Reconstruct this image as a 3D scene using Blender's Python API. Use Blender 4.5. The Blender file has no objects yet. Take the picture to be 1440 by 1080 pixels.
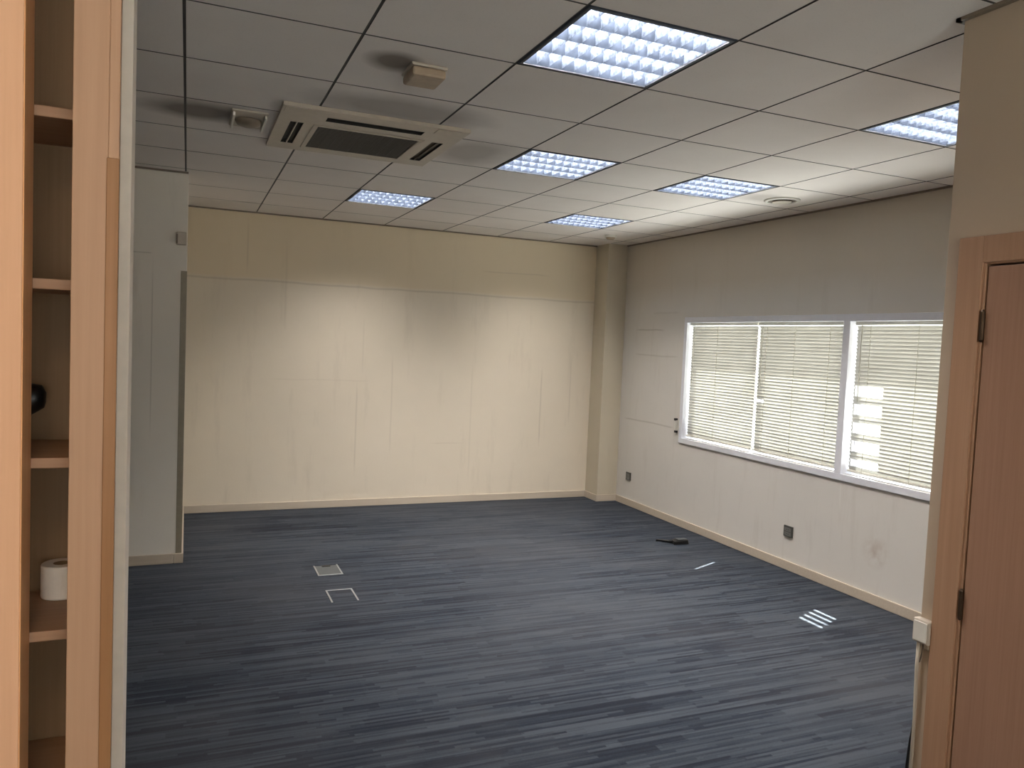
import bpy, bmesh, math, random
from mathutils import Vector, Matrix
random.seed(7)
S = bpy.context.scene
COL = S.collection
PI = math.pi

# ------------------------------------------------------------------ dimensions (metres)
CAM_H = 1.703
CEIL = 2.793
XR = 4.393           # window wall
YB = 7.606           # far wall
YP = 6.0             # front of the boxed out wall on the left
XP = -0.012
XD = 2.265           # wall with the door
YD = 1.79            # its free end
GX, GY, T = 0.570, 2.280, 0.6   # ceiling grid
WY0, WY1, WZ0, WZ1 = 3.27, 6.17, 0.845, 1.955   # window opening

# ------------------------------------------------------------------ materials
def new_mat(name):
    m = bpy.data.materials.new(name); m.use_nodes = True
    nt = m.node_tree
    b = nt.nodes['Principled BSDF']
    return m, nt, b

def N(nt, typ, **kw):
    n = nt.nodes.new(typ)
    for k, v in kw.items():
        if k.startswith('i_'):
            key = k[2:]
            n.inputs[int(key) if key.isdigit() else key].default_value = v
        else:
            setattr(n, k, v)
    return n

def math_n(nt, op, a=None, b=None, c=None, clamp=False):
    n = nt.nodes.new('ShaderNodeMath'); n.operation = op; n.use_clamp = clamp
    for i, v in enumerate((a, b, c)):
        if v is None: continue
        if isinstance(v, (int, float)): n.inputs[i].default_value = v
        else: nt.links.new(v, n.inputs[i])
    return n.outputs[0]

def mixc(nt, fac, a, b, mode='MIX'):
    n = nt.nodes.new('ShaderNodeMix'); n.data_type = 'RGBA'; n.blend_type = mode
    for i, v in ((0, fac), (6, a), (7, b)):
        if isinstance(v, (int, float)): n.inputs[i].default_value = v
        elif isinstance(v, (tuple, list)): n.inputs[i].default_value = (*v[:3], 1)
        else: nt.links.new(v, n.inputs[i])
    return n.outputs[2]

def ramp(nt, fac, stops):
    n = nt.nodes.new('ShaderNodeValToRGB')
    el = n.color_ramp.elements
    while len(el) < len(stops): el.new(0.5)
    for e, (p, c) in zip(el, stops):
        e.position = p; e.color = (*c[:3], 1) if isinstance(c, (tuple, list)) else (c, c, c, 1)
    nt.links.new(fac, n.inputs[0])
    return n.outputs[0]

def wpos(nt):
    g = nt.nodes.new('ShaderNodeNewGeometry')
    s = nt.nodes.new('ShaderNodeSeparateXYZ'); nt.links.new(g.outputs['Position'], s.inputs[0])
    return g.outputs['Position'], s.outputs[0], s.outputs[1], s.outputs[2]

def noise(nt, vec, scale, detail=3, rough=0.5, mapscale=None):
    if mapscale:
        mp = N(nt, 'ShaderNodeMapping'); mp.inputs['Scale'].default_value = mapscale
        nt.links.new(vec, mp.inputs[0]); vec = mp.outputs[0]
    n = N(nt, 'ShaderNodeTexNoise', i_Scale=scale, i_Detail=detail, i_Roughness=rough)
    nt.links.new(vec, n.inputs['Vector'])
    return n.outputs['Fac']

def simple(name, col, rough=0.5, metal=0.0, var=0.06, nscale=25, bump=0.0):
    m, nt, b = new_mat(name)
    p, x, y, z = wpos(nt)
    f = noise(nt, p, nscale)
    lo = tuple(c * (1 - var) for c in col); hi = tuple(min(1, c * (1 + var)) for c in col)
    nt.links.new(ramp(nt, f, [(0.3, lo), (0.7, hi)]), b.inputs['Base Color'])
    b.inputs['Roughness'].default_value = rough; b.inputs['Metallic'].default_value = metal
    if bump:
        bn = N(nt, 'ShaderNodeBump', i_Strength=bump, i_Distance=0.002)
        nt.links.new(noise(nt, p, 180), bn.inputs['Height']); nt.links.new(bn.outputs[0], b.inputs['Normal'])
    return m

def band(nt, v, c, w):          # 1 near v == c, 0 beyond w
    d = math_n(nt, 'ABSOLUTE', math_n(nt, 'SUBTRACT', v, c))
    return math_n(nt, 'SUBTRACT', 1.0, math_n(nt, 'DIVIDE', d, w), clamp=True)

def between(nt, v, a, b, soft=0.01):
    u = math_n(nt, 'DIVIDE', math_n(nt, 'SUBTRACT', v, a), soft, clamp=True)
    w = math_n(nt, 'DIVIDE', math_n(nt, 'SUBTRACT', b, v), soft, clamp=True)
    return math_n(nt, 'MULTIPLY', u, w)

def wall_mat(name, col, style=''):
    m, nt, b = new_mat(name)
    p, x, y, z = wpos(nt)
    big = noise(nt, p, 0.9, 4, 0.6)
    c = mixc(nt, ramp(nt, big, [(0.3, 0.0), (0.7, 1.0)]), tuple(v * 0.95 for v in col), tuple(min(1, v * 1.03) for v in col))
    # rubbed vertical scuffs
    sc = noise(nt, p, 3.0, 5, 0.65, (2.2, 2.2, 0.35))
    c = mixc(nt, math_n(nt, 'MULTIPLY', ramp(nt, sc, [(0.56, 0.0), (0.72, 1.0)]), 0.16), c, (0.40, 0.34, 0.26))
    wob = math_n(nt, 'MULTIPLY', math_n(nt, 'SUBTRACT', noise(nt, p, 2.5), 0.5), 0.03)
    if style == 'back':
        zz = math_n(nt, 'ADD', z, wob)
        up = between(nt, zz, 2.17, 9.0, 0.03)
        c = mixc(nt, math_n(nt, 'MULTIPLY', up, 0.6), c, (0.72, 0.60, 0.41))
        ln = band(nt, zz, 2.165, 0.014)
        c = mixc(nt, math_n(nt, 'MULTIPLY', ln, 0.35), c, (0.34, 0.26, 0.17))
        for xx, a, bb, st in ((1.55, 0.3, 1.25, .22), (1.9, 0.5, 1.55, .16), (0.85, 1.7, 2.6, .12), (2.75, 0.2, 1.5, .12), (3.55, 0.55, 1.45, .26), (3.9, 0.8, 1.6, .2), (1.6, 1.3, 1.9, .12), (0.5, 2.2, 2.75, .2)):
            l = math_n(nt, 'MULTIPLY', band(nt, math_n(nt, 'ADD', x, math_n(nt, 'MULTIPLY', wob, 0.6)), xx, 0.012), between(nt, z, a, bb, 0.15))
            c = mixc(nt, math_n(nt, 'MULTIPLY', l, st), c, (0.30, 0.24, 0.18))
        for zc, a, bb, st in ((2.42, 2.8, 3.6, .25), (1.25, 0.7, 1.7, .12), (0.62, 2.3, 2.7, .15)):
            l = math_n(nt, 'MULTIPLY', band(nt, math_n(nt, 'ADD', z, wob), zc, 0.010), between(nt, x, a, bb, 0.1))
            c = mixc(nt, math_n(nt, 'MULTIPLY', l, st), c, (0.36, 0.28, 0.2))
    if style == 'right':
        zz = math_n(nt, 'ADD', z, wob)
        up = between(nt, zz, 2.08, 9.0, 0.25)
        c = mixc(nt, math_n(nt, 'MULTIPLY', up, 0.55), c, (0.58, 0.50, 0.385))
        for zc, a, bb, st in ((1.88, 6.55, 7.1, .45), (1.62, 6.3, 7.1, .28), (0.93, 6.3, 7.25, .38), (2.05, 6.3, 6.8, .2)):
            l = math_n(nt, 'MULTIPLY', band(nt, math_n(nt, 'ADD', z, math_n(nt, 'MULTIPLY', wob, 0.8)), zc, 0.012), between(nt, y, a, bb, 0.08))
            c = mixc(nt, math_n(nt, 'MULTIPLY', l, st), c, (0.3, 0.26, 0.2))
        # brownish rubbed patch low on the wall
        d = N(nt, 'ShaderNodeVectorMath', operation='DISTANCE'); nt.links.new(p, d.inputs[0]); d.inputs[1].default_value = (XR, 3.86, 0.36)
        bl = math_n(nt, 'SUBTRACT', 1.0, math_n(nt, 'DIVIDE', d.outputs['Value'], 0.13), clamp=True)
        bl = math_n(nt, 'MULTIPLY', bl, ramp(nt, noise(nt, p, 14, 4), [(0.35, 0.0), (0.6, 1.0)]))
        c = mixc(nt, math_n(nt, 'MULTIPLY', bl, 0.45), c, (0.36, 0.24, 0.17))
        l = math_n(nt, 'MULTIPLY', band(nt, math_n(nt, 'ADD', y, math_n(nt, 'MULTIPLY', wob, .6)), 4.2, 0.012), between(nt, z, 0.55, 0.82, 0.1))
        c = mixc(nt, math_n(nt, 'MULTIPLY', l, 0.35), c, (0.85, 0.84, 0.78))
    if style == 'box':
        l = math_n(nt, 'MULTIPLY', band(nt, x, -0.23, 0.006), between(nt, z, 0.9, 2.2, 0.3))
        c = mixc(nt, math_n(nt, 'MULTIPLY', l, 0.35), c, (0.25, 0.22, 0.18))
        l = math_n(nt, 'MULTIPLY', band(nt, z, 2.21, 0.006), between(nt, x, -1.0, -0.23, 0.02))
        c = mixc(nt, math_n(nt, 'MULTIPLY', l, 0.35), c, (0.25, 0.22, 0.18))
    nt.links.new(c, b.inputs['Base Color'])
    b.inputs['Roughness'].default_value = 0.75
    b.inputs['Specular IOR Level'].default_value = 0.25
    bn = N(nt, 'ShaderNodeBump', i_Strength=0.12, i_Distance=0.003)
    nt.links.new(noise(nt, p, 60, 4), bn.inputs['Height']); nt.links.new(bn.outputs[0], b.inputs['Normal'])
    return m

def wood_mat(name, base, dark, rough=0.5, scale=1.0, contrast=1.0, horiz=False):
    m, nt, b = new_mat(name)
    p, x, y, z = wpos(nt)
    ms = (0.5, 30, 30) if horiz else (30, 30, 0.7)
    g = noise(nt, p, 2.2 * scale, 5, 0.6, ms)
    g2 = noise(nt, p, 1.3, 3, 0.5, (3, 3, 0.6))
    f = math_n(nt, 'ADD', math_n(nt, 'MULTIPLY', g, 0.7), math_n(nt, 'MULTIPLY', g2, 0.3))
    h = 0.18 / contrast
    nt.links.new(ramp(nt, f, [(0.5 - h, dark), (0.5 + h, base)]), b.inputs['Base Color'])
    b.inputs['Roughness'].default_value = rough
    b.inputs['Specular IOR Level'].default_value = 0.3
    return m

def carpet_mat():
    m, nt, b = new_mat('striped_carpet')
    p, x, y, z = wpos(nt)
    def cells(ly, lx, seed):
        row = math_n(nt, 'FLOOR', math_n(nt, 'DIVIDE', y, ly))
        w1 = N(nt, 'ShaderNodeTexWhiteNoise', noise_dimensions='2D')
        cb = N(nt, 'ShaderNodeCombineXYZ'); nt.links.new(row, cb.inputs[0]); cb.inputs[1].default_value = seed
        nt.links.new(cb.outputs[0], w1.inputs['Vector'])
        ox = math_n(nt, 'MULTIPLY', w1.outputs['Value'], 7.3)
        colx = math_n(nt, 'FLOOR', math_n(nt, 'ADD', math_n(nt, 'DIVIDE', x, lx), ox))
        w2 = N(nt, 'ShaderNodeTexWhiteNoise', noise_dimensions='3D')
        cb2 = N(nt, 'ShaderNodeCombineXYZ'); nt.links.new(colx, cb2.inputs[0]); nt.links.new(row, cb2.inputs[1]); cb2.inputs[2].default_value = seed
        nt.links.new(cb2.outputs[0], w2.inputs['Vector'])
        return w2.outputs['Value']
    a = cells(0.016, 0.45, 1.0)
    c = cells(0.046, 0.9, 5.0)
    d = cells(0.010, 0.22, 9.0)
    tile = cells(0.5, 0.5, 3.0)
    fuzz = noise(nt, p, 1.0, 3, 0.6, (90, 260, 1))
    f = math_n(nt, 'ADD', math_n(nt, 'MULTIPLY', a, 0.40), math_n(nt, 'MULTIPLY', c, 0.25))
    f = math_n(nt, 'ADD', f, math_n(nt, 'MULTIPLY', d, 0.15))
    f = math_n(nt, 'ADD', f, math_n(nt, 'MULTIPLY', fuzz, 0.30))
    f = math_n(nt, 'ADD', f, math_n(nt, 'MULTIPLY', tile, 0.05))
    cc = ramp(nt, f, [(0.33, (0.0028, 0.0055, 0.0135)), (0.42, (0.0060, 0.0110, 0.0215)), (0.54, (0.0180, 0.0260, 0.0375)), (0.80, (0.041, 0.051, 0.065))])
    # worn, dusty greyer traffic areas
    worn = ramp(nt, noise(nt, p, 0.55, 4, 0.6), [(0.42, 0.0), (0.66, 1.0)])
    cc = mixc(nt, math_n(nt, 'MULTIPLY', worn, 0.40), cc, (0.075, 0.078, 0.084))
    nt.links.new(cc, b.inputs['Base Color'])
    b.inputs['Roughness'].default_value = 0.85
    b.inputs['Specular IOR Level'].default_value = 0.2
    b.inputs['Sheen Weight'].default_value = 0.12
    b.inputs['Sheen Roughness'].default_value = 0.45
    b.inputs['Sheen Tint'].default_value = (0.8, 0.85, 1.0, 1)
    bn = N(nt, 'ShaderNodeBump', i_Strength=0.5, i_Distance=0.003)
    nt.links.new(f, bn.inputs['Height']); nt.links.new(bn.outputs[0], b.inputs['Normal'])
    return m

def ceiling_mat():
    m, nt, b = new_mat('ceiling_tile')
    p, x, y, z = wpos(nt)
    n1 = noise(nt, p, 1.4, 4, 0.6)
    c = ramp(nt, n1, [(0.3, (0.78, 0.73, 0.69)), (0.7, (0.84, 0.795, 0.755))])
    sp = noise(nt, p, 130, 2, 0.5)
    c = mixc(nt, math_n(nt, 'MULTIPLY', ramp(nt, sp, [(0.62, 0.0), (0.7, 1.0)]), 0.12), c, (0.3, 0.28, 0.26))
    # soot smudges left by the air flow round the ceiling fittings
    def soot(px, py, rx, ry, st):
        nonlocal c
        u = math_n(nt, 'DIVIDE', math_n(nt, 'SUBTRACT', x, px), rx)
        v = math_n(nt, 'DIVIDE', math_n(nt, 'SUBTRACT', y, py), ry)
        w = math_n(nt, 'MULTIPLY', math_n(nt, 'SUBTRACT', n1, 0.5), 0.8)
        r = math_n(nt, 'SQRT', math_n(nt, 'ADD', math_n(nt, 'POWER', u, 2.0), math_n(nt, 'POWER', v, 2.0)))
        k = math_n(nt, 'SUBTRACT', 1.0, math_n(nt, 'ADD', r, w), clamp=True)
        k = ramp(nt, k, [(0.0, 0.0), (0.6, 1.0)])
        c = mixc(nt, math_n(nt, 'MULTIPLY', k, st), c, (0.12, 0.095, 0.07))
    soot(0.74, 3.10, 0.13, 0.13, 0.75)
    soot(0.02, 4.30, 0.34, 0.22, 0.75)
    soot(0.95, 3.72, 0.55, 0.22, 0.45)
    soot(1.52, 4.35, 0.30, 0.38, 0.4)
    soot(3.75, 4.45, 0.22, 0.16, 0.35)
    nt.links.new(c, b.inputs['Base Color'])
    b.inputs['Roughness'].default_value = 0.9
    b.inputs['Specular IOR Level'].default_value = 0.15
    return m

def slat_mat():
    m = bpy.data.materials.new('blind_slat'); m.use_nodes = True
    nt = m.node_tree; nt.nodes.clear()
    out = N(nt, 'ShaderNodeOutputMaterial')
    g = N(nt, 'ShaderNodeNewGeometry')
    f = noise(nt, g.outputs['Position'], 4)
    c = ramp(nt, f, [(0.3, (0.47, 0.455, 0.415)), (0.7, (0.53, 0.515, 0.475))])
    d = N(nt, 'ShaderNodeBsdfDiffuse'); t = N(nt, 'ShaderNodeBsdfTranslucent')
    nt.links.new(c, d.inputs[0]); nt.links.new(c, t.inputs[0])
    mx = N(nt, 'ShaderNodeMixShader', i_0=0.06)
    nt.links.new(d.outputs[0], mx.inputs[1]); nt.links.new(t.outputs[0], mx.inputs[2]); nt.links.new(mx.outputs[0], out.inputs[0])
    return m

def glass_mat():
    m = bpy.data.materials.new('window_glass'); m.use_nodes = True
    nt = m.node_tree; nt.nodes.clear()
    out = N(nt, 'ShaderNodeOutputMaterial')
    t = N(nt, 'ShaderNodeBsdfTransparent'); t.inputs[0].default_value = (0.93, 0.96, 0.95, 1)
    gl = N(nt, 'ShaderNodeBsdfGlossy', i_Roughness=0.02)
    lw = N(nt, 'ShaderNodeLayerWeight', i_Blend=0.5)
    mx = N(nt, 'ShaderNodeMixShader')
    nt.links.new(math_n(nt, 'ADD', math_n(nt, 'MULTIPLY', math_n(nt, 'POWER', lw.outputs['Facing'], 5.0), 0.9), 0.04), mx.inputs[0])
    nt.links.new(t.outputs[0], mx.inputs[1]); nt.links.new(gl.outputs[0], mx.inputs[2]); nt.links.new(mx.outputs[0], out.inputs[0])
    return m

def emit_mat(name, col, s):
    m, nt, b = new_mat(name)
    p, x, y, z = wpos(nt)
    b.inputs['Base Color'].default_value = (*col, 1)
    b.inputs['Emission Color'].default_value = (*col, 1)
    nt.links.new(ramp(nt, noise(nt, p, 3), [(0, s * 0.92), (1, s)]), b.inputs['Emission Strength'])
    return m

M = {}
M['wall_back'] = wall_mat('cream_painted_wall', (0.755, 0.675, 0.545), 'back')
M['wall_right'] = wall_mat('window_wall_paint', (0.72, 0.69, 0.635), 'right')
M['wall_box'] = wall_mat('grey_cream_wall_paint', (0.84, 0.80, 0.72), 'box')
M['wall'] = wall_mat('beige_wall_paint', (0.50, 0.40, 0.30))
M['wall_col'] = wall_mat('column_paint', (0.60, 0.54, 0.42))
M['carpet'] = carpet_mat()
M['ceiling'] = ceiling_mat()
M['void'] = simple('grey_slab', (0.05, 0.05, 0.05), 0.9)
M['runner'] = simple('grey_runner', (0.075, 0.07, 0.065), 0.6)
M['runner_pale'] = simple('pale_runner', (0.10, 0.092, 0.085), 0.6)
M['base'] = wood_mat('cream_baseboard', (0.60, 0.52, 0.42), (0.53, 0.455, 0.36), 0.45, horiz=True)
M['guard'] = simple('corner_guard_plastic', (0.27, 0.235, 0.17), 0.45)
M['wood_left'] = wood_mat('pale_beech', (0.82, 0.50, 0.32), (0.74, 0.43, 0.26), 0.5)
M['wood_stile'] = wood_mat('beech_veneer', (0.50, 0.315, 0.205), (0.43, 0.26, 0.165), 0.5)
M['wood_edge'] = wood_mat('orange_beech_strip', (0.36, 0.185, 0.085), (0.28, 0.14, 0.06), 0.45)
M['wood_band'] = wood_mat('orange_edge_band', (0.88, 0.50, 0.26), (0.80, 0.43, 0.20), 0.5)  # orange raised in the colour to paint light on the post's side face
M['wood_shelf'] = wood_mat('shelf_beech', (0.38, 0.23, 0.145), (0.31, 0.18, 0.11), 0.5, horiz=True)
M['wood_back'] = wood_mat('brown_board', (0.27, 0.175, 0.10), (0.22, 0.14, 0.075), 0.6)
M['door_leaf'] = wood_mat('door_veneer', (0.37, 0.215, 0.145), (0.31, 0.175, 0.115), 0.42, scale=1.5)
M['door_case'] = wood_mat('door_casing_veneer', (0.43, 0.26, 0.165), (0.35, 0.20, 0.12), 0.45)
M['metal_dark'] = simple('bronze_hinge', (0.09, 0.06, 0.04), 0.4, 0.8)
M['white_frame'] = simple('white_lacquer_frame', (0.80, 0.81, 0.86), 0.35, 0, 0.02)
M['white_end'] = simple('white_partition_edge', (0.84, 0.77, 0.68), 0.55, 0, 0.04)
M['plastic'] = simple('aged_white_plastic', (0.50, 0.445, 0.37), 0.4, 0, 0.04)
M['plastic_warm'] = simple('yellowed_plastic', (0.40, 0.31, 0.22), 0.45, 0, 0.10)
M['plastic_white'] = simple('white_plastic', (0.70, 0.68, 0.62), 0.4, 0, 0.03)
M['smudge'] = simple('dusty_brown_plastic', (0.20, 0.16, 0.12), 0.5)  # also colours the strips that stand in for shade along the ceiling
M['black'] = simple('black_plastic', (0.006, 0.006, 0.007), 0.4)
M['dark_gap'] = simple('dark_opening', (0.012, 0.010, 0.008), 0.7)
M['grille'] = simple('dark_intake_grille', (0.045, 0.04, 0.034), 0.6)
M['brown_slot'] = simple('brown_louvre_slot', (0.11, 0.085, 0.055), 0.6)
M['socket'] = simple('dark_grey_socket', (0.075, 0.075, 0.065), 0.4)
M['socket_key'] = simple('grey_socket_insert', (0.17, 0.17, 0.155), 0.4)
M['metal'] = simple('brushed_floor_metal', (0.38, 0.40, 0.41), 0.35, 0.6)
M['lid'] = simple('floor_box_lid_metal', (0.11, 0.125, 0.13), 0.45, 0.4)
M['paper'] = simple('tissue_paper', (0.80, 0.75, 0.70), 0.9, 0, 0.03, 60)
M['cardboard'] = simple('cardboard_core', (0.25, 0.17, 0.10), 0.9)
M['slat'] = slat_mat()
M['rail'] = simple('blind_rail', (0.74, 0.72, 0.64), 0.4)
M['cord'] = simple('blind_cord', (0.42, 0.40, 0.33), 0.8)
M['glass'] = glass_mat()
M['louvre'] = simple('blue_grey_louvre_blade', (0.050, 0.063, 0.088), 0.6, 0.0, 0.30, 22)
M['louvre'].node_tree.nodes['Principled BSDF'].inputs['Specular IOR Level'].default_value = 0.0
M['cross'] = simple('pale_louvre_fin', (0.095, 0.116, 0.155), 0.6, 0.0, 0.45, 60)
M['cross'].node_tree.nodes['Principled BSDF'].inputs['Specular IOR Level'].default_value = 0.0
M['rim'] = simple('blue_grey_lamp_rim', (0.06, 0.07, 0.09), 0.5)
M['lamp_tray'] = simple('grey_lamp_tray', (0.035, 0.042, 0.06), 0.8)
M['opal'] = emit_mat('opal_diffuser', (1.0, .74, .48), 17)
M['tube'] = emit_mat('fluorescent_tube', (0.80, 0.90, 1.0), 2.5)

# ------------------------------------------------------------------ geometry helpers
def box(bm, x0, x1, y0, y1, z0, z1, mi=0):
    vs = [bm.verts.new((x, y, z)) for x in (x0, x1) for y in (y0, y1) for z in (z0, z1)]
    for f in ((0, 1, 3, 2), (4, 6, 7, 5), (0, 4, 5, 1), (2, 3, 7, 6), (0, 2, 6, 4), (1, 5, 7, 3)):
        fc = bm.faces.new([vs[i] for i in f]); fc.material_index = mi

def tube(bm, pts, r, seg=10, caps=True):
    pts = [Vector(p) for p in pts]; rings = []
    for i, p in enumerate(pts):
        d = (pts[min(i + 1, len(pts) - 1)] - pts[max(i - 1, 0)]).normalized()
        a = d.cross(Vector((0, 0, 1)) if abs(d.z) < 0.9 else Vector((1, 0, 0))).normalized(); b = d.cross(a)
        rr = r[i] if isinstance(r, (list, tuple)) else r
        rings.append([bm.verts.new(p + (a * math.cos(2 * PI * k / seg) + b * math.sin(2 * PI * k / seg)) * rr) for k in range(seg)])
    for q in range(len(rings) - 1):
        for k in range(seg):
            bm.faces.new((rings[q][k], rings[q][(k + 1) % seg], rings[q + 1][(k + 1) % seg], rings[q + 1][k]))
    if caps:
        bm.faces.new(rings[0][::-1]); bm.faces.new(rings[-1])

def lathe(bm, prof, c=(0, 0, 0), seg=32):
    rings = []
    for r, z in prof:
        if r < 1e-6: rings.append([bm.verts.new((c[0], c[1], c[2] + z))])
        else: rings.append([bm.verts.new((c[0] + r * math.cos(2 * PI * k / seg), c[1] + r * math.sin(2 * PI * k / seg), c[2] + z)) for k in range(seg)])
    for a, b in zip(rings, rings[1:]):
        for k in range(seg):
            k2 = (k + 1) % seg
            vs = [a[k % len(a)], a[k2 % len(a)], b[k2 % len(b)], b[k % len(b)]]
            u = []
            for v in vs:
                if v not in u: u.append(v)
            if len(u) > 2: bm.faces.new(u)

def obj(name, bm, mats, parent=None, bevel=0, smooth=False, seg=2):
    bmesh.ops.recalc_face_normals(bm, faces=bm.faces)
    me = bpy.data.meshes.new(name); bm.to_mesh(me); bm.free()
    for m in (mats if isinstance(mats, (list, tuple)) else [mats]): me.materials.append(m)
    o = bpy.data.objects.new(name, me); COL.objects.link(o)
    if parent is not None: o.parent = parent
    if smooth:
        for p in me.polygons: p.use_smooth = True
    if bevel:
        b = o.modifiers.new('bevel', 'BEVEL'); b.width = bevel; b.segments = seg; b.limit_method = 'ANGLE'; b.angle_limit = 0.6
    return o

def boxes(name, lst, mats, parent=None, bevel=0, seg=2):
    bm = bmesh.new()
    for b in lst: box(bm, *b)
    return obj(name, bm, mats, parent, bevel, seg=seg)

def thing(name, label, cat, loc=(0, 0, 0), group=None):
    o = bpy.data.objects.new(name, None); COL.objects.link(o); o.location = loc
    o.empty_display_size = 0.1
    o['label'] = label; o['category'] = cat
    if group: o['group'] = group
    return o

def struct(o, label, cat):
    o['kind'] = 'structure'; o['label'] = label; o['category'] = cat
    return o

def dup(root, loc, label):
    r = root.copy(); COL.objects.link(r); r.location = loc; r['label'] = label
    for ch in list(root.children):
        c = ch.copy(); COL.objects.link(c); c.parent = r
        for g in list(ch.children):
            d = g.copy(); COL.objects.link(d); d.parent = c
    return r

# ------------------------------------------------------------------ setting: floor, ceiling, walls
XL, YF = -2.5, -2.6
struct(boxes('floor', [(XL - .1, XR + .3, YF - .1, YB + .2, -0.1, 0)], M['carpet']),
       'dark blue grey carpet with fine broken navy stripes running across the room', 'floor')

LIGHTS = [(1, 0), (2, 3), (1, 6), (4, 0), (4, 3), (4, 6), (-2, -5)]     # grid cells holding a lamp
bm = bmesh.new()
i0, i1, j0, j1 = -5, 6, -9, 8
for i in range(i0, i1 + 1):
    for j in range(j0, j1 + 1):
        if (i, j) in LIGHTS: continue
        x0, x1 = max(GX + T * i + .0055, XL), min(GX + T * (i + 1) - .0055, XR)
        y0, y1 = max(GY + T * j + .005, YF), min(GY + T * (j + 1) - .005, YB)
        if x1 - x0 < .01 or y1 - y0 < .01: continue
        nf = len(bm.faces)
        box(bm, x0, x1, y0, y1, CEIL, CEIL + .015, 0)
        bm.faces.ensure_lookup_table()
        for fc in bm.faces[nf:]:
            if len({round(v.co.z, 4) for v in fc.verts}) > 1: fc.material_index = 1      # shadow joint between tiles
for i in range(i0, i1 + 2):
    xx = GX + T * i
    if XL < xx < XR: box(bm, xx - .012, xx + .012, YF, YB, CEIL + .004, CEIL + .012, 1)
for j in range(j0, j1 + 2):
    yy = GY + T * j
    if YF < yy < YB:
        for i in range(i0, i1 + 1):
            x0, x1 = max(GX + T * i + .013, XL), min(GX + T * (i + 1) - .013, XR)
            if x1 > x0: box(bm, x0, x1, yy - .012, yy + .012, CEIL + .003, CEIL + .010, 2)
# slab over the void
box(bm, XL - .1, XR + .3, YF - .1, YB + .2, CEIL + .16, CEIL + .26, 3)
ceil = obj('ceiling', bm, [M['ceiling'], M['runner'], M['runner_pale'], M['void']])
struct(ceil, 'suspended ceiling of square grey white tiles with dark joints and soot smudges', 'ceiling')

HT = CEIL + .16
# window wall, in four pieces round the opening, one mesh
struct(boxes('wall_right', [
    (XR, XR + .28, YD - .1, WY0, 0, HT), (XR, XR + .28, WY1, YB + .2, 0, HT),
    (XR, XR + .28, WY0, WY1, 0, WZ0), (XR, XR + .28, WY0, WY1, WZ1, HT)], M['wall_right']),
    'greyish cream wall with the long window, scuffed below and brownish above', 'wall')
struct(boxes('wall_back', [(XP - .1, XR + .28, YB, YB + .2, 0, HT)], M['wall_back']),
       'wide cream far wall with a yellower band above an old horizontal mark', 'wall')
struct(boxes('wall_left', [(XL, XP, YP, YB, 0, HT)], M['wall_box']),
       'grey cream projecting wall to the left of the far wall', 'wall')
struct(boxes('wall_side', [(XL - .1, XL, YF, YP, 0, HT)], M['wall']), 'beige side wall out at the far left', 'wall')
QX0, QX1, QZ0, QZ1 = -.6, 1.7, .80, 2.30
struct(boxes('wall_front', [(XL - .1, QX0, YF - .1, YF, 0, HT), (QX1, XD + .12, YF - .1, YF, 0, HT), (QX0, QX1, YF - .1, YF, 0, QZ0), (QX0, QX1, YF - .1, YF, QZ1, HT)], M['wall']),
       'beige wall with a wide window behind the viewer', 'wall')
q = bpy.data.objects.new('window_2', None); COL.objects.link(q); q.location = (0, YF - .05, QZ0)  # unseen window added to light the left posts and near ceiling
struct(q, 'wide window behind the viewer with a white frame and one mullion', 'window')
boxes('window_frame', [(a, b, -.03, .03, c - QZ0, e - QZ0) for a, b, c, e in ((QX0, QX0 + .05, QZ0, QZ1), (QX1 - .05, QX1, QZ0, QZ1), (QX0 + .05, QX1 - .05, QZ0, QZ0 + .05), (QX0 + .05, QX1 - .05, QZ1 - .05, QZ1), (.53, .58, QZ0 + .05, QZ1 - .05))], M['white_frame'], q)
boxes('glass_pane', [(QX0 + .05, .53, -.003, .003, .05, QZ1 - QZ0 - .05)], M['glass'], q)
boxes('glass_pane', [(.58, QX1 - .05, -.003, .003, .05, QZ1 - QZ0 - .05)], M['glass'], q)
# wall with the door (opening cut for the door)
DY0, DY1, DZ = 0.82, 1.665, 2.025
struct(boxes('wall_door', [
    (XD, XD + .12, DY1, YD, 0, HT), (XD, XD + .12, YF, DY0, 0, HT), (XD, XD + .12, DY0, DY1, DZ, HT),
    (XD + .12, XR + .28, YD - .12, YD, 0, HT)], M['wall']),
    'warm beige wall end on the right that holds the wooden door', 'wall')
struct(boxes('wall_partition', [(XL, -0.1225, 1.965, 2.08, 0, HT)], M['white_end']),
       'off white narrow edge of the partition behind the bookcase', 'wall')
struct(boxes('column', [(4.150, XR, 7.335, YB, 0, HT)], M['wall_col'], bevel=0.004),
       'square cream column in the corner between far wall and window wall', 'column')

# baseboards
def base(name, lst, label):
    struct(boxes(name, lst, M['base'], bevel=0.004), label, 'baseboard')
BH = 0.072
base('baseboard_back', [(XP + .014, 4.150, YB - .014, YB, 0, BH)], 'cream baseboard along the far wall')
base('baseboard_column', [(4.136, 4.150, 7.321, YB - .014, 0, BH), (4.150, XR, 7.321, 7.335, 0, BH)], 'cream baseboard wrapping the corner column')
base('baseboard_right', [(XR - .014, XR, YD, 7.321, 0, BH)], 'cream baseboard under the window wall')
base('baseboard_left', [(XL, -.065, YP - .014, YP, 0, BH), (-.063, XP + .014, YP - .014, YP, 0, BH), (XP, XP + .014, YP, YB, 0, BH)], 'cream baseboard round the projecting left wall with a joint near its corner')
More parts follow.
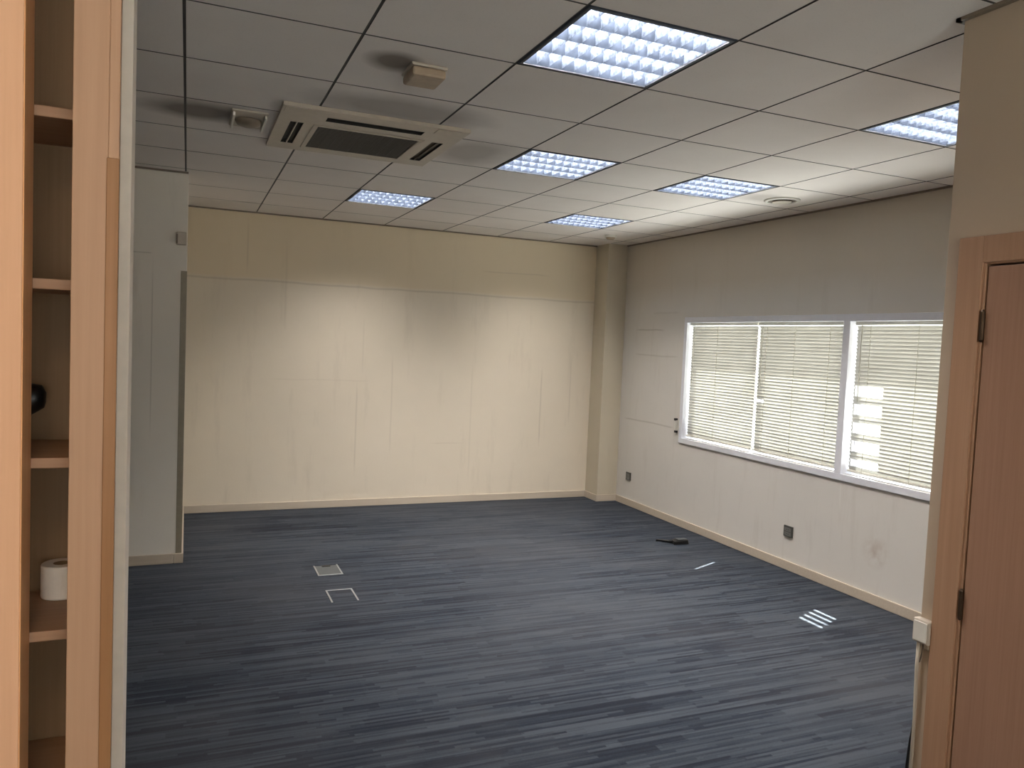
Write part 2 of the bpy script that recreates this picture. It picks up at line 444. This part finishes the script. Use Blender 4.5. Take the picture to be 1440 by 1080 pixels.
# strips along the ceiling edge, coloured dark to stand in for shade there
AZ0, AZ1 = CEIL - .012, CEIL - .0005
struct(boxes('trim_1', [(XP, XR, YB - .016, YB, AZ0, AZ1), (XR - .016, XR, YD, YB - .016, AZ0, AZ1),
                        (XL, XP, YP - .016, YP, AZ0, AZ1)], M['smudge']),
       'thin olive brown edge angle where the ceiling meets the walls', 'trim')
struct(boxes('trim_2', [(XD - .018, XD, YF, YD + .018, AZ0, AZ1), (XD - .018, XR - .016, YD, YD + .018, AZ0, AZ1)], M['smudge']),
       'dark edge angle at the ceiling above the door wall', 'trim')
# corner guard
g = boxes('trim_3', [(-.050, XP + .002, YP - .003, YP, BH, 2.10), (XP, XP + .003, YP, YP + .035, BH, 2.10)], M['guard'])
struct(g, 'olive brown guard strip up the corner of the projecting left wall', 'trim')
# box-shaped sensor at the corner
t = thing('wall_sensor', 'small white sensor high on the corner of the projecting left wall', 'sensor', (-.050, YP, 2.325))
boxes('housing', [(-.032, .034, -.026, 0, -.045, .045)], M['plastic'], t, .006)
boxes('sensor_lens', [(-.034, -.022, -.029, -.024, -.035, .03)], M['smudge'], t, .002)

# ------------------------------------------------------------------ window
w = bpy.data.objects.new('window_1', None); COL.objects.link(w); w.location = (XR, (WY0 + WY1) / 2, WZ0)
struct(w, 'wide white framed window with a mullion in the right hand wall', 'window')
def wl(name, lst, mat, bevel=.003):
    o = boxes(name, [(a - XR, b - XR, c - (WY0 + WY1) / 2, d - (WY0 + WY1) / 2, e - WZ0, f - WZ0) for a, b, c, d, e, f in lst], mat, w, bevel)
    return o
F = .042
X0, X1 = XR - .014, XR + .075
wl('window_frame', [(X0, XR + .005, WY0 - F, WY1 + F, WZ1 - .004, WZ1 + F + .006), (X0, XR + .005, WY0 - F, WY1 + F, WZ0 - F - .004, WZ0 + .003),
                    (X0, XR + .005, WY0 - F, WY0 + .004, WZ0 + .003, WZ1 - .004), (X0, XR + .005, WY1 - .004, WY1 + F, WZ0 + .003, WZ1 - .004)], M['white_frame'])
wl('reveal_lining', [(XR + .005, XR + .27, WY0, WY0 + .004, WZ0, WZ1), (XR + .005, XR + .27, WY1 - .004, WY1, WZ0, WZ1),
                     (XR + .005, XR + .27, WY0 + .004, WY1 - .004, WZ1 - .004, WZ1)], M['white_frame'], 0)
wl('mullion', [(X0, XR + .12, 4.200, 4.262, WZ0, WZ1)], M['white_frame'])
wl('window_sill', [(XR + .03, XR + .20, WY0 + .005, WY1 - .005, WZ0 - .0, WZ0 + .008)], M['white_frame'])
for a, b in ((WY0 + .005, 4.198), (4.265, 5.24), (5.20, WY1 - .005)):
    xo = XR + (.10 if a < 5.1 else .145)
    wl('sash', [(xo, xo + .035, a, b, WZ0 + .01, WZ0 + .055), (xo, xo + .035, a, b, WZ1 - .045, WZ1 - .002),
                (xo, xo + .035, a, a + .04, WZ0 + .055, WZ1 - .045), (xo, xo + .035, b - .04, b, WZ0 + .055, WZ1 - .045)], M['white_frame'])
    wl('glass_pane', [(xo + .015, xo + .019, a + .041, b - .041, WZ0 + .056, WZ1 - .046)], M['glass'], 0)

# ------------------------------------------------------------------ venetian blinds
PITCH, SW = 0.0265, 0.034
def blind(y0, y1, label, opens, cords, zlow=WZ0 + .03):
    """opens: list of (ya, yb, za, zb, modulo, count) where slats are bent open"""
    xb = XR + .045
    t = thing('venetian_blind', label, 'blind', (xb, (y0 + y1) / 2, WZ0 + .009), 'cream venetian blinds in the long window')
    ox, oy, oz = xb, (y0 + y1) / 2, WZ0 + .009
    def L(lst): return [(a - ox, b - ox, c - oy, d - oy, e - oz, f - oz) for a, b, c, d, e, f in lst]
    boxes('headrail', L([(xb - .018, xb + .016, y0, y1, WZ1 - .030, WZ1 - .002)]), M['rail'], t, .003)
    boxes('bottom_rail', L([(xb - .013, xb + .013, y0 + .004, y1 - .004, zlow - .008, zlow + .008)]), M['rail'], t, .003)
    bm = bmesh.new()
    n = int((WZ1 - .04 - zlow - .014) / PITCH)
    closed = math.radians(64)       # room edge high, outer edge low
    openA = math.radians(-60)       # lies along the sun
    for k in range(n + 1):
        z = zlow + .022 + k * PITCH
        st = [y0 + .006, y1 - .006]
        hit = []
        for (ya, yb, za, zb, mod, cnt) in opens:
            if za <= z <= zb and (k % mod) < cnt: hit.append((ya, yb))
        for ya, yb in hit: st += [ya - .02, ya, yb, yb + .02]
        ns = 8
        st += [y0 + .006 + (y1 - y0 - .012) * q / ns for q in range(1, ns)]
        st = sorted(set(round(s, 4) for s in st if y0 + .006 <= s <= y1 - .006))
        wobble = random.uniform(-.03, .03); sag = random.uniform(-.0008, .0008)
        prev = None
        for s in st:
            ang = closed + wobble
            for ya, yb in hit:
                if ya - 1e-4 <= s <= yb + 1e-4: ang = closed + .25
            row = []; row_s = s
            for u, cv in ((-.5, 0), (0, .0022), (.5, 0)):
                # u=-.5 is the room side edge
                dx = u * SW * math.cos(ang) + cv * math.sin(ang)
                dz = -u * SW * math.sin(ang) + cv * math.cos(ang)
                row.append(bm.verts.new((xb + dx - ox, s - oy, z + dz + sag * math.sin(9 * s) - oz)))
            gone = prev and any(ya - 1e-4 <= (s + ps) / 2 <= yb + 1e-4 for ya, yb in hit)   # the slat is broken off here
            if prev and not gone:
                for q in range(2): bm.faces.new((prev[q], prev[q + 1], row[q + 1], row[q]))
            prev = row; ps = s
    bmesh.ops.delete(bm, geom=[v for v in bm.verts if not v.link_faces], context='VERTS')
    sl = obj('slats', bm, M['slat'], t, smooth=True)
    for yc in cords:
        for q, dx in ((0, -.0185),):
            bm = bmesh.new()
            tube(bm, [(xb + dx - ox, yc - oy, WZ1 - .03 - oz), (xb + dx - ox, yc - oy, zlow - oz)], .0016, 6)
            obj('ladder_cord', bm, M['cord'], t)
    bm = bmesh.new()
    yw = y1 - .07
    tube(bm, [(xb - .026 - ox, yw - oy, WZ1 - .03 - oz), (xb - .028 - ox, yw - oy, 1.38 - oz)], .003, 6)
    obj('tilt_wand', bm, M['cord'], t)
    return t
blind(5.227, 6.163, 'leftmost cream venetian blind, next to the corner column', [], (5.75,))
blind(4.272, 5.217, 'middle cream venetian blind, between the thin sash line and the white mullion', [(5.12, 5.20, 1.20, 1.32, 5, 2)], (4.42, 4.78, 5.1))
blind(3.28, 4.190, 'right hand cream venetian blind with bent slats beside the mullion', [(3.93, 4.172, 0.90, 1.52, 5, 3)], (3.66, 4.05))

# ------------------------------------------------------------------ recessed lights
def ceiling_light():
    t = thing('ceiling_light', 'x', 'ceiling light', (0, 0, CEIL), 'recessed square louvred ceiling lights')
    h = T / 2 - .004
    zt = .105
    # housing: open tray above the ceiling
    boxes('housing', [(-h, h, -h, h, zt, zt + .006), (-h, -h + .004, -h, h, .0, zt), (h - .004, h, -h, h, .0, zt),
                      (-h, h, -h, -h + .004, .0, zt), (-h, h, h - .004, h, .0, zt)], M['lamp_tray'], t)
    g = h - .006
    # rim
    boxes('rim', [(-g, g, -g, -g + .012, -.002, .004), (-g, g, g - .012, g, -.002, .004), (-g, -g + .012, -g, g, -.002, .004), (g - .012, g, -g, g, -.002, .004)], M['rim'], t)
    bm = bmesh.new()
    a = g - .014
    # long V shaped blades, along x
    for k in range(5):
        yy = -a + 2 * a * k / 4
        for s in (-1, 1):
            if (k == 0 and s < 0) or (k == 4 and s > 0): continue
            v = [bm.verts.new(c) for c in ((-a, yy, .002), (a, yy, .002), (a, yy + s * .016, .048), (-a, yy + s * .016, .048))]
            bm.faces.new(v)
    bm2 = bmesh.new()
    nx = 10
    for k in range(4):
        ya, yb = -a + 2 * a * k / 4 + .003, -a + 2 * a * (k + 1) / 4 - .003
        for q in range(nx + 1):
            xx = -a + 2 * a * q / nx
            for s in (-1, 1):
                v = [bm2.verts.new(c) for c in ((xx, ya, .004), (xx, yb, .004), (xx + s * .008, yb - .012, .044), (xx + s * .008, ya + .012, .044))]
                if abs(xx + s * .008) <= a + .001: bm2.faces.new(v)
                else:
                    for vv in v: bm2.verts.remove(vv)
    obj('louvre', bm, M['louvre'], t)
    obj('louvre_fins', bm2, M['cross'], t)
    for k in range(4):
        yy = -a + 2 * a * (k + .5) / 4
        bm = bmesh.new(); tube(bm, [(-a + .01, yy, .068), (a - .01, yy, .068)], .013, 12)
        obj('fluorescent_tube', bm, M['tube'], t, smooth=False)
    L = bpy.data.lights.new('lamp_light', 'AREA'); L.shape = 'SQUARE'; L.size = .54
    L.color = (1.0, 0.935, 0.895)
    lo = bpy.data.objects.new('lamp_light', L); COL.objects.link(lo); lo.parent = t; lo.location = (0, 0, .052)
    return t, L
first, LAMP = ceiling_light()
LAMP.energy = 62; LAMP.spread = math.radians(170)
labels = ['largest lit square ceiling light, at the top centre of the view',
          'lit square ceiling light right of the ceiling air conditioner',
          'small lit ceiling light beyond the air conditioner, near the cream far wall',
          'lit square ceiling light partly hidden by the door wall',
          'lavender lit ceiling light beside the round ceiling vent',
          'small far ceiling light nearest the corner column', '']
def cell(i, j): return (GX + T * (i + .5), GY + T * (j + .5), CEIL)
first.location = cell(*LIGHTS[0]); first['label'] = labels[0]
for k in range(1, 6): dup(first, cell(*LIGHTS[k]), labels[k])
wf = thing('ceiling_panel_light', 'warm square opal ceiling light in the corridor behind the viewer', 'ceiling light', cell(*LIGHTS[6]))  # unseen panel, added to warm the foreground from behind the camera
boxes('housing', [(-.296, .296, -.296, .296, .03, .05), (-.296, -.28, -.296, .296, -.004, .03), (.28, .296, -.296, .296, -.004, .03), (-.28, .28, -.296, -.28, -.004, .03), (-.28, .28, .28, .296, -.004, .03)], M['white_frame'], wf)
boxes('diffuser', [(-.28, .28, -.28, .28, -.002, .004)], M['opal'], wf)

# ------------------------------------------------------------------ ceiling cassette air conditioner
AX, AY = 0.870, 4.325
t = thing('ceiling_air_conditioner', 'square off white cassette air conditioner with dark grille set in the ceiling', 'air conditioner', (AX, AY, CEIL))
hx, hy = .470, .452
zb = -.020
def ring(bm, r_out, r_in, z0, z1):
    (a0, a1, b0, b1), (c0, c1, d0, d1) = r_out, r_in
    box(bm, a0, a1, b0, d0, z0, z1); box(bm, a0, a1, d1, b1, z0, z1); box(bm, a0, c0, d0, d1, z0, z1); box(bm, c1, a1, d0, d1, z0, z1)
# fascia built as strips around slots and grille so that the openings are real
gx0, gx1, gy0, gy1 = -.268, .277, -.160, .335
slots = [(-.405, -.340, -.172, .300), (.348, .412, -.160, .315), (-.245, .255, -.338, -.264), (-.24, .26, .375, .412)]
xs = sorted({-hx, hx, gx0, gx1} | {s[0] for s in slots} | {s[1] for s in slots})
ys = sorted({-hy, hy, gy0, gy1} | {s[2] for s in slots} | {s[3] for s in slots})
bm = bmesh.new(); vmap = {}
def V(x, y, z):
    k = (round(x, 4), round(y, 4), z)
    if k not in vmap: vmap[k] = bm.verts.new((x, y, z))
    return vmap[k]
def hole(x, y):
    return (gx0 < x < gx1 and gy0 < y < gy1) or any(s[0] < x < s[1] and s[2] < y < s[3] for s in slots)
solid = {}
for i in range(len(xs) - 1):
    for j in range(len(ys) - 1):
        solid[i, j] = not hole((xs[i] + xs[i + 1]) / 2, (ys[j] + ys[j + 1]) / 2)
for (i, j), s in solid.items():
    if not s: continue
    x0, x1, y0, y1 = xs[i], xs[i + 1], ys[j], ys[j + 1]
    bm.faces.new((V(x0, y0, zb), V(x0, y1, zb), V(x1, y1, zb), V(x1, y0, zb)))
    for di, dj, a, b in ((-1, 0, (x0, y0), (x0, y1)), (1, 0, (x1, y0), (x1, y1)), (0, -1, (x0, y0), (x1, y0)), (0, 1, (x0, y1), (x1, y1))):
        if not solid.get((i + di, j + dj), False):
            fc = bm.faces.new((V(*a, zb), V(*b, zb), V(*b, -.001), V(*a, -.001)))
            fc.material_index = 1 if (i + di, j + dj) in solid else 0
pn = obj('fascia', bm, [M['plastic'], M['dark_gap']], t)
boxes('backing', [(-hx + .01, hx - .01, -hy + .01, hy - .01, -.004, -.001)], M['dark_gap'], t)
bm = bmesh.new()
ring(bm, (gx0 - .022, gx1 + .022, gy0 - .022, gy1 + .022), (gx0 + .004, gx1 - .004, gy0 + .004, gy1 - .004), zb - .005, zb - .0003)
gf = obj('grille_frame', bm, M['plastic'], t, .002)
bm = bmesh.new()
for k in range(27):
    yy = gy0 + .01 + (gy1 - gy0 - .02) * k / 26
    box(bm, gx0 + .004, gx1 - .004, yy - .0035, yy + .0035, zb - .002, zb + .012)
for k in range(10):
    xx = gx0 + .02 + (gx1 - gx0 - .04) * k / 9
    box(bm, xx - .002, xx + .002, gy0 + .004, gy1 - .004, zb - .001, zb + .010)
obj('intake_grille', bm, M['grille'], t)
boxes('air_vane', [(-.375, -.369, -.172, .300, zb - .001, zb + .012)], M['plastic'], t)
v = boxes('air_vane', [(.377, .381, -.160, .315, zb - .001, zb + .010), (.350, .410, -.160, .315, zb + .012, zb + .015)], M['brown_slot'], t)
v['label'] = 'brownish air vane'
boxes('air_vane', [(-.24, .26, .377, .410, zb - .001, zb + .004)], M['plastic'], t)
# corner covers
boxes('corner_cover', [(-hx + .012, -.300, -hy + .012, -.350, zb - .003, zb)], M['plastic'], t, .001)
boxes('corner_cover', [(.300, hx - .012, -hy + .012, -.350, zb - .003, zb)], M['plastic'], t, .001)

# small fittings on the ceiling
t = thing('ceiling_emergency_light', 'boxy yellowed emergency light on a soot smudged tile near the air conditioner', 'emergency light', (.875, 3.14, CEIL))
boxes('housing', [(-.075, .075, -.085, .085, -.012, 0)], M['plastic'], t, .004)
boxes('lens_cover', [(-.070, .070, -.08, .08, -.048, -.012)], M['plastic_warm'], t, .010)
t = thing('detector', 'square white detector with a brown round face left of the air conditioner', 'detector', (.270, 4.29, CEIL))
boxes('base_plate', [(-.088, .088, -.16, .16, -.012, 0)], M['plastic'], t, .005)
bm = bmesh.new(); lathe(bm, [(0, -.045), (.03, -.045), (.055, -.036), (.066, -.018), (.066, -.012), (0, -.012)], seg=28)
obj('sensor_dome', bm, M['smudge'], t, smooth=True)
boxes('side_rib', [(-.082, -.070, -.14, .14, -.032, -.012), (.070, .082, -.14, .14, -.032, -.012)], M['plastic_white'], t, .003)
def round_vent(name, label, cat, loc, r):
    t = thing(name, label, cat, loc)
    bm = bmesh.new(); lathe(bm, [(r * .78, -.004), (r * .80, -.012), (r * .97, -.009), (r, -.001), (r * .99, 0)], seg=40)
    obj('rim', bm, M['plastic_white'], t, smooth=True)
    bm = bmesh.new(); lathe(bm, [(0, -.022), (r * .35, -.022), (r * .50, -.016), (r * .52, -.012), (0, -.011)], seg=32)
    obj('centre_disc', bm, M['plastic'], t, smooth=True)
    bm = bmesh.new(); lathe(bm, [(0, -.002), (r * .79, -.002), (r * .79, -.001), (0, -.001)], seg=32)
    obj('opening', bm, M['smudge'], t)
    return t
round_vent('ceiling_vent', 'round ceiling vent with a central disc above the window', 'vent', (3.905, 4.44, CEIL), .125)
t = thing('smoke_detector', 'small round smoke detector on the ceiling near the corner column', 'smoke detector', (3.855, 6.79, CEIL))
bm = bmesh.new(); lathe(bm, [(.058, 0), (.060, -.012), (.052, -.020), (0, -.020)], seg=28); obj('base_plate', bm, M['plastic_white'], t, smooth=True)
bm = bmesh.new(); lathe(bm, [(.045, -.019), (.043, -.034), (.03, -.042), (0, -.043)], seg=28); obj('sensor_cap', bm, M['plastic_warm'], t, smooth=True)

# ------------------------------------------------------------------ wall sockets and controls
def socket(y0, y1, z0, z1, label, modules):
    cy, cz = (y0 + y1) / 2, (z0 + z1) / 2
    t = thing('wall_socket', label, 'socket', (XR, cy, cz), 'dark sockets on the window wall')
    hy_, hz = (y1 - y0) / 2, (z1 - z0) / 2
    boxes('cover_plate', [(-.012, 0, -hy_, hy_, -hz, hz)], M['socket'], t, .002)
    for k in range(modules):
        za = -hz + .008 + k * (2 * hz - .016) / modules; zc = za + (2 * hz - .016) / modules - .006
        ins = boxes('socket_insert', [(-.015, -.012, -hy_ + .012, hy_ - .012, za, zc)], M['socket_key'], t, .001)
        bm = bmesh.new()
        for s in (-1, 1):
            tube(bm, [(-.0156, s * .009, (za + zc) / 2), (-.0150, s * .009, (za + zc) / 2)], .0032, 8)
        obj('contact_hole', bm, M['dark_gap'], ins)
socket(7.045, 7.135, .272, .356, 'small dark wall socket close to the corner column', 1)
socket(4.640, 4.735, .262, .348, 'dark grey double wall socket under the middle of the window', 2)
t = thing('blind_control', 'small white cord control with dark ends left of the window', 'blind control', (XR, 6.262, .96))
boxes('holder', [(-.022, 0, -.017, .017, -.05, .05)], M['plastic_white'], t, .004)
boxes('upper_cap', [(-.026, -.003, -.013, .022, .045, .068)], M['black'], t, .003)
boxes('lower_cap', [(-.026, -.003, -.022, .010, -.072, -.050)], M['black'], t, .003)

# ------------------------------------------------------------------ things on the floor
def floor_box(x, y, label, sides, dish):
    t = thing('floor_box', label, 'floor box', (x, y, 0), 'metal floor boxes in the carpet')
    w2, d2, b = .088, .12, .011
    lst = []
    if 'f' in sides: lst.append((-w2, w2, d2 - b, d2, 0, .004))
    if 'n' in sides: lst.append((-w2, w2, -d2, -d2 + b, 0, .004))
    lst += [(-w2, -w2 + b, -d2 + (b if 'n' in sides else 0), d2 - (b if 'f' in sides else 0), 0, .004), (w2 - b, w2, -d2 + (b if 'n' in sides else 0), d2 - (b if 'f' in sides else 0), 0, .004)]
    boxes('frame', lst, M['metal'], t, .001)
    if dish:
        boxes('lid', [(-w2 + b, w2 - b, -d2 + b, d2 - b, 0, .0035)], M['lid'], t)
        boxes('cable_flap', [(-.03, .03, d2 - b - .03, d2 - b, .0036, .006)], M['black'], t)
    else:
        boxes('lid', [(-w2 + b, w2 - b, -d2, d2 - b, 0, .0015)], M['carpet'], t)
floor_box(.966, 5.555, 'farther metal floor box set in the carpet, with a grey lid', 'n', True)
floor_box(.962, 4.985, 'nearer metal floor box outlined by three pale edges in the carpet', 'f', False)
t = thing('cable_adapter', 'black plastic adapter lying on the carpet near the window wall', 'adapter', (3.99, 5.58, 0))
bm = bmesh.new()
pr = [(-.065, -.04), (.085, -.045), (.11, .03), (.02, .07), (-.05, .04)]
bv = [bm.verts.new((x, y, 0)) for x, y in pr]; tv = [bm.verts.new((x * .92, y * .9, .036 if x > -.03 else .028)) for x, y in pr]
bm.faces.new(bv[::-1]); bm.faces.new(tv)
for k in range(5): bm.faces.new((bv[k], bv[(k + 1) % 5], tv[(k + 1) % 5], tv[k]))
obj('body', bm, M['black'], t, .004)
bm = bmesh.new(); tube(bm, [(-.05, .01, .02), (-.09, .05, .016), (-.12, .10, .012), (-.15, .115, .012)], [.014, .012, .010, .008], 8)
obj('cable_stub', bm, M['black'], t, smooth=True)
boxes('top_plate', [(-.01, .085, -.02, .03, .0362, .039)], M['lid'], t, .001)

# ------------------------------------------------------------------ door on the right
d = bpy.data.objects.new('door_1', None); COL.objects.link(d); d.location = (XD, (DY0 + DY1) / 2, 0)
struct(d, 'closed brown wood veneer door with a plain casing on the right', 'door')
cy = (DY0 + DY1) / 2
def dl(name, lst, mat, parent, bevel=.002):
    return boxes(name, [(a, b, y0 - cy, y1 - cy, z0, z1) for a, b, y0, y1, z0, z1 in lst], mat, parent, bevel)
dl('casing', [(-.022, 0, 1.652, 1.735, 0, 2.088), (-.022, 0, .750, .833, 0, 2.088), (-.022, 0, .833, 1.652, 2.006, 2.088)], M['door_case'], d)
dl('jamb', [(-.016, .10, 1.643, 1.664, 0, 2.02), (-.016, .10, .822, .841, 0, 2.02), (-.016, .10, .841, 1.643, 2.000, 2.02)], M['door_case'], d)
dl('door_stop', [(.031, .046, 1.630, 1.644, 0, 2.0), (.031, .046, .841, .855, 0, 2.0), (.031, .046, .855, 1.630, 1.986, 2.0)], M['dark_gap'], d)
leaf = dl('door_leaf', [(-.013, .030, .846, 1.637, .006, 1.994)], M['door_leaf'], d)
for z in (1.812, .942, .25):
    bm = bmesh.new(); tube(bm, [(-.019, 1.641 - cy, z - .043), (-.019, 1.641 - cy, z + .043)], .0065, 10)
    for s in (-1, 1):
        tube(bm, [(-.019, 1.641 - cy, z + s * .043), (-.019, 1.641 - cy, z + s * .050)], [.0075, .003], 10)
    obj('hinge', bm, M['metal_dark'], leaf)
bm = bmesh.new(); tube(bm, [(-.0, .90 - cy, 1.03), (-.05, .90 - cy, 1.03), (-.052, .93 - cy, 1.03), (-.052, 1.02 - cy, 1.03)], .009, 10)
obj('door_handle', bm, M['metal_dark'], leaf, smooth=True)

t = thing('cable_outlet', 'small white cable box with a thin conduit on the beige wall edge beside the door', 'cable outlet', (XD, 1.762, .80))
boxes('box', [(-.030, 0, -.027, .034, -.028, .050)], M['plastic'], t, .004)
boxes('cover', [(-.034, -.030, -.021, .028, -.022, .044)], M['plastic_white'], t, .002)
boxes('lower_box', [(-.024, 0, -.024, -.006, -.044, -.028)], M['plastic_warm'], t, .003)
bm = bmesh.new(); tube(bm, [(-.014, .020, -.03), (-.012, .022, -.12), (-.008, .019, -.3), (-.008, .022, -.79)], .0055, 8)
obj('conduit', bm, M['plastic'], t, smooth=True)
bm = bmesh.new(); tube(bm, [(-.006, .008, -.03), (-.006, .012, -.07), (-.006, .018, -.10)], .003, 6)
obj('wire', bm, M['smudge'], t, smooth=True)
t = thing('cable', 'dark cable hanging down the beige wall end at the lower right', 'cable', (XD + .02, YD + .01, 0))
bm = bmesh.new(); tube(bm, [(0, 0, .01), (-.012, .004, .12), (-.016, .008, .30), (-.010, .004, .42), (0, 0, .50)], .0055, 8)
obj('cable_run', bm, M['black'], t, smooth=True)

# ------------------------------------------------------------------ bookcase on the left
t = thing('bookcase', 'tall open beech bookcase at the left edge with orange and pale wood posts', 'bookcase', (-.6, 1.75, 0))
def bl(name, lst, mat, bevel=.0015):
    return boxes(name, [(a + .6, b + .6, c - 1.75, dd - 1.75, e, f) for a, b, c, dd, e, f in lst], mat, t, bevel)
BX0, BX1, BY1 = -1.15, -.145, 1.962
p = bl('front_post', [(-.350, -.270, 1.600, 1.689, 0, 2.79)], M['wood_left']); p['label'] = 'bright pale post at the left'
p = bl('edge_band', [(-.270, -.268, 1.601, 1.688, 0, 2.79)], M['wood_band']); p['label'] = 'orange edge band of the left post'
p = bl('front_post', [(-.195, -.1375, 1.600, 1.640, 0, 2.79)], M['wood_stile']); p['label'] = 'wide pale brown post'
bl('front_post', [(-1.15, -1.09, 1.600, 1.689, 0, 2.79)], M['wood_left'])
p = bl('cover_strip', [(-.1375, -.1200, 1.600, 1.618, 0, 2.79)], M['wood_stile'])
p = bl('edge_strip', [(-.1400, -.1193, 1.5955, 1.600, 0, 2.003)], M['wood_edge']); p['label'] = 'darker orange edge strip'
bl('side_panel', [(BX1 - .018, BX1, 1.640, BY1, 0, 2.79)], M['wood_back'])
bl('side_panel', [(BX0, BX0 + .018, 1.689, BY1, 0, 2.79)], M['wood_back'])
bl('back_panel', [(BX0 + .018, BX1 - .018, BY1 - .008, BY1, 0, 2.79)], M['wood_back'])
bl('plinth', [(BX0 + .018, BX1 - .018, 1.70, 1.72, 0, .08)], M['wood_shelf'])
for ztop in (2.102, 1.783, 1.443, 1.106, .767, .43, .10):
    s_ = bl('shelf', [(BX0 + .018, BX1 - .018, 1.690, BY1 - .008, ztop - .020, ztop)], M['wood_shelf'])
    if ztop > .5:
        bm = bmesh.new(); tube(bm, [(BX1 - .019 + .6, 1.715 - 1.75, ztop - .027), (BX1 - .045 + .6, 1.715 - 1.75, ztop - .027)], .007, 8)
        obj('shelf_bracket', bm, M['metal_dark'], s_)

t = thing('toilet_paper_roll', 'white paper roll standing on a lower shelf of the bookcase', 'paper roll', (-.243, 1.909, 1.1065))
bm = bmesh.new()
lathe(bm, [(.017, .0), (.0385, .0), (.040, .003), (.040, .069), (.0385, .072), (.017, .072), (.017, .0)], seg=48)
obj('paper', bm, M['paper'], t, smooth=False)
bm = bmesh.new(); lathe(bm, [(.0155, .001), (.0168, .001), (.0168, .0715), (.0155, .0715), (.0155, .001)], seg=32)
obj('core', bm, M['cardboard'], t)
t = thing('desk_lamp', 'black rounded lamp head on an upper shelf, half hidden by the left post', 'lamp', (-.37, 1.86, 1.4435))  # unidentified black object; its base and stem are made up
bm = bmesh.new(); lathe(bm, [(0, 0), (.06, 0), (.06, .010), (.05, .018), (0, .020)], seg=32); obj('base', bm, M['black'], t, smooth=True)
bm = bmesh.new(); tube(bm, [(0, 0, .015), (0, 0, .06), (.006, -.012, .085), (.045, -.028, .088)], .008, 10); obj('stem', bm, M['black'], t, smooth=True)
bm = bmesh.new()
rings = []
for s, (px, pz, rr) in enumerate([(.015, .035, .004), (.030, .050, .014), (.052, .076, .023), (.072, .096, .029), (.090, .107, .028), (.101, .110, .019), (.1055, .110, .004)]):
    rings.append((px, pz, rr))
tube(bm, [(a, -.03, b) for a, b, c in rings], [c for a, b, c in rings], 18)
obj('lamp_head', bm, M['black'], t, smooth=True)

# ------------------------------------------------------------------ daylight
wd = bpy.data.worlds.new('sky'); S.world = wd; wd.use_nodes = True
nt = wd.node_tree; bg = nt.nodes['Background']
tc = N(nt, 'ShaderNodeTexCoord'); sx = N(nt, 'ShaderNodeSeparateXYZ'); nt.links.new(tc.outputs['Generated'], sx.inputs[0])
col = ramp(nt, math_n(nt, 'ADD', math_n(nt, 'MULTIPLY', sx.outputs[2], .5), .5), [(0.0, (1, .97, .92)), (0.30, (1, .97, .92)), (0.46, (.45, .41, .385)), (0.53, (.45, .415, .39)), (1.0, (.25, .31, .40))])
nt.links.new(col, bg.inputs[0]); bg.inputs[1].default_value = 16.0
PL = bpy.data.lights.new('window_portal', 'AREA'); PL.shape = 'RECTANGLE'; PL.size = WZ1 - WZ0; PL.size_y = WY1 - WY0
PL.cycles.is_portal = True
po = bpy.data.objects.new('window_portal', PL); COL.objects.link(po); po.location = (XR + .24, (WY0 + WY1) / 2, (WZ0 + WZ1) / 2)
po.rotation_euler = (0, PI / 2, 0)     # -Z axis towards -X
PL2 = bpy.data.lights.new('window_portal', 'AREA'); PL2.shape = 'RECTANGLE'; PL2.size = QX1 - QX0; PL2.size_y = QZ1 - QZ0  # portal of the added window behind the viewer
PL2.cycles.is_portal = True
po = bpy.data.objects.new('window_portal', PL2); COL.objects.link(po); po.location = ((QX0 + QX1) / 2, YF - .12, (QZ0 + QZ1) / 2)
po.rotation_euler = (PI / 2, 0, PI)     # -Z axis towards +Y
SL = bpy.data.lights.new('sun', 'SUN'); SL.energy = 55; SL.angle = math.radians(.53); SL.color = (1, .97, .92)
so = bpy.data.objects.new('sun', SL); COL.objects.link(so)
so.rotation_euler = Vector((-.57, -.25, -1.11)).to_track_quat('-Z', 'Y').to_euler(); so.location = (7, 7, 6)

# ------------------------------------------------------------------ camera
f = 1088.65
rr = Vector((0.92156524, -0.38582771, 0.04306378)); uu = Vector((-0.01839072, 0.06741419, 0.99755557)); ff = Vector((0.38778769, 0.92010451, -0.05503093))
cam = bpy.data.cameras.new('camera'); co = bpy.data.objects.new('camera', cam); COL.objects.link(co)
cam.sensor_width = 36; cam.sensor_fit = 'HORIZONTAL'; cam.lens = f / 1440 * 36; cam.clip_start = .02
mt = Matrix((rr, uu, -ff)).transposed().to_4x4(); mt.translation = (0, 0, CAM_H)
co.matrix_world = mt
S.camera = co
S.view_settings.view_transform = 'Standard'; S.view_settings.look = 'None'; S.view_settings.gamma = 1
S.view_settings.exposure = 0.3
S.cycles.use_denoising = True
S.cycles.max_bounces = 10; S.cycles.diffuse_bounces = 6; S.cycles.transparent_max_bounces = 12
S.cycles.sample_clamp_indirect = 6; S.cycles.caustics_reflective = False; S.cycles.caustics_refractive = False
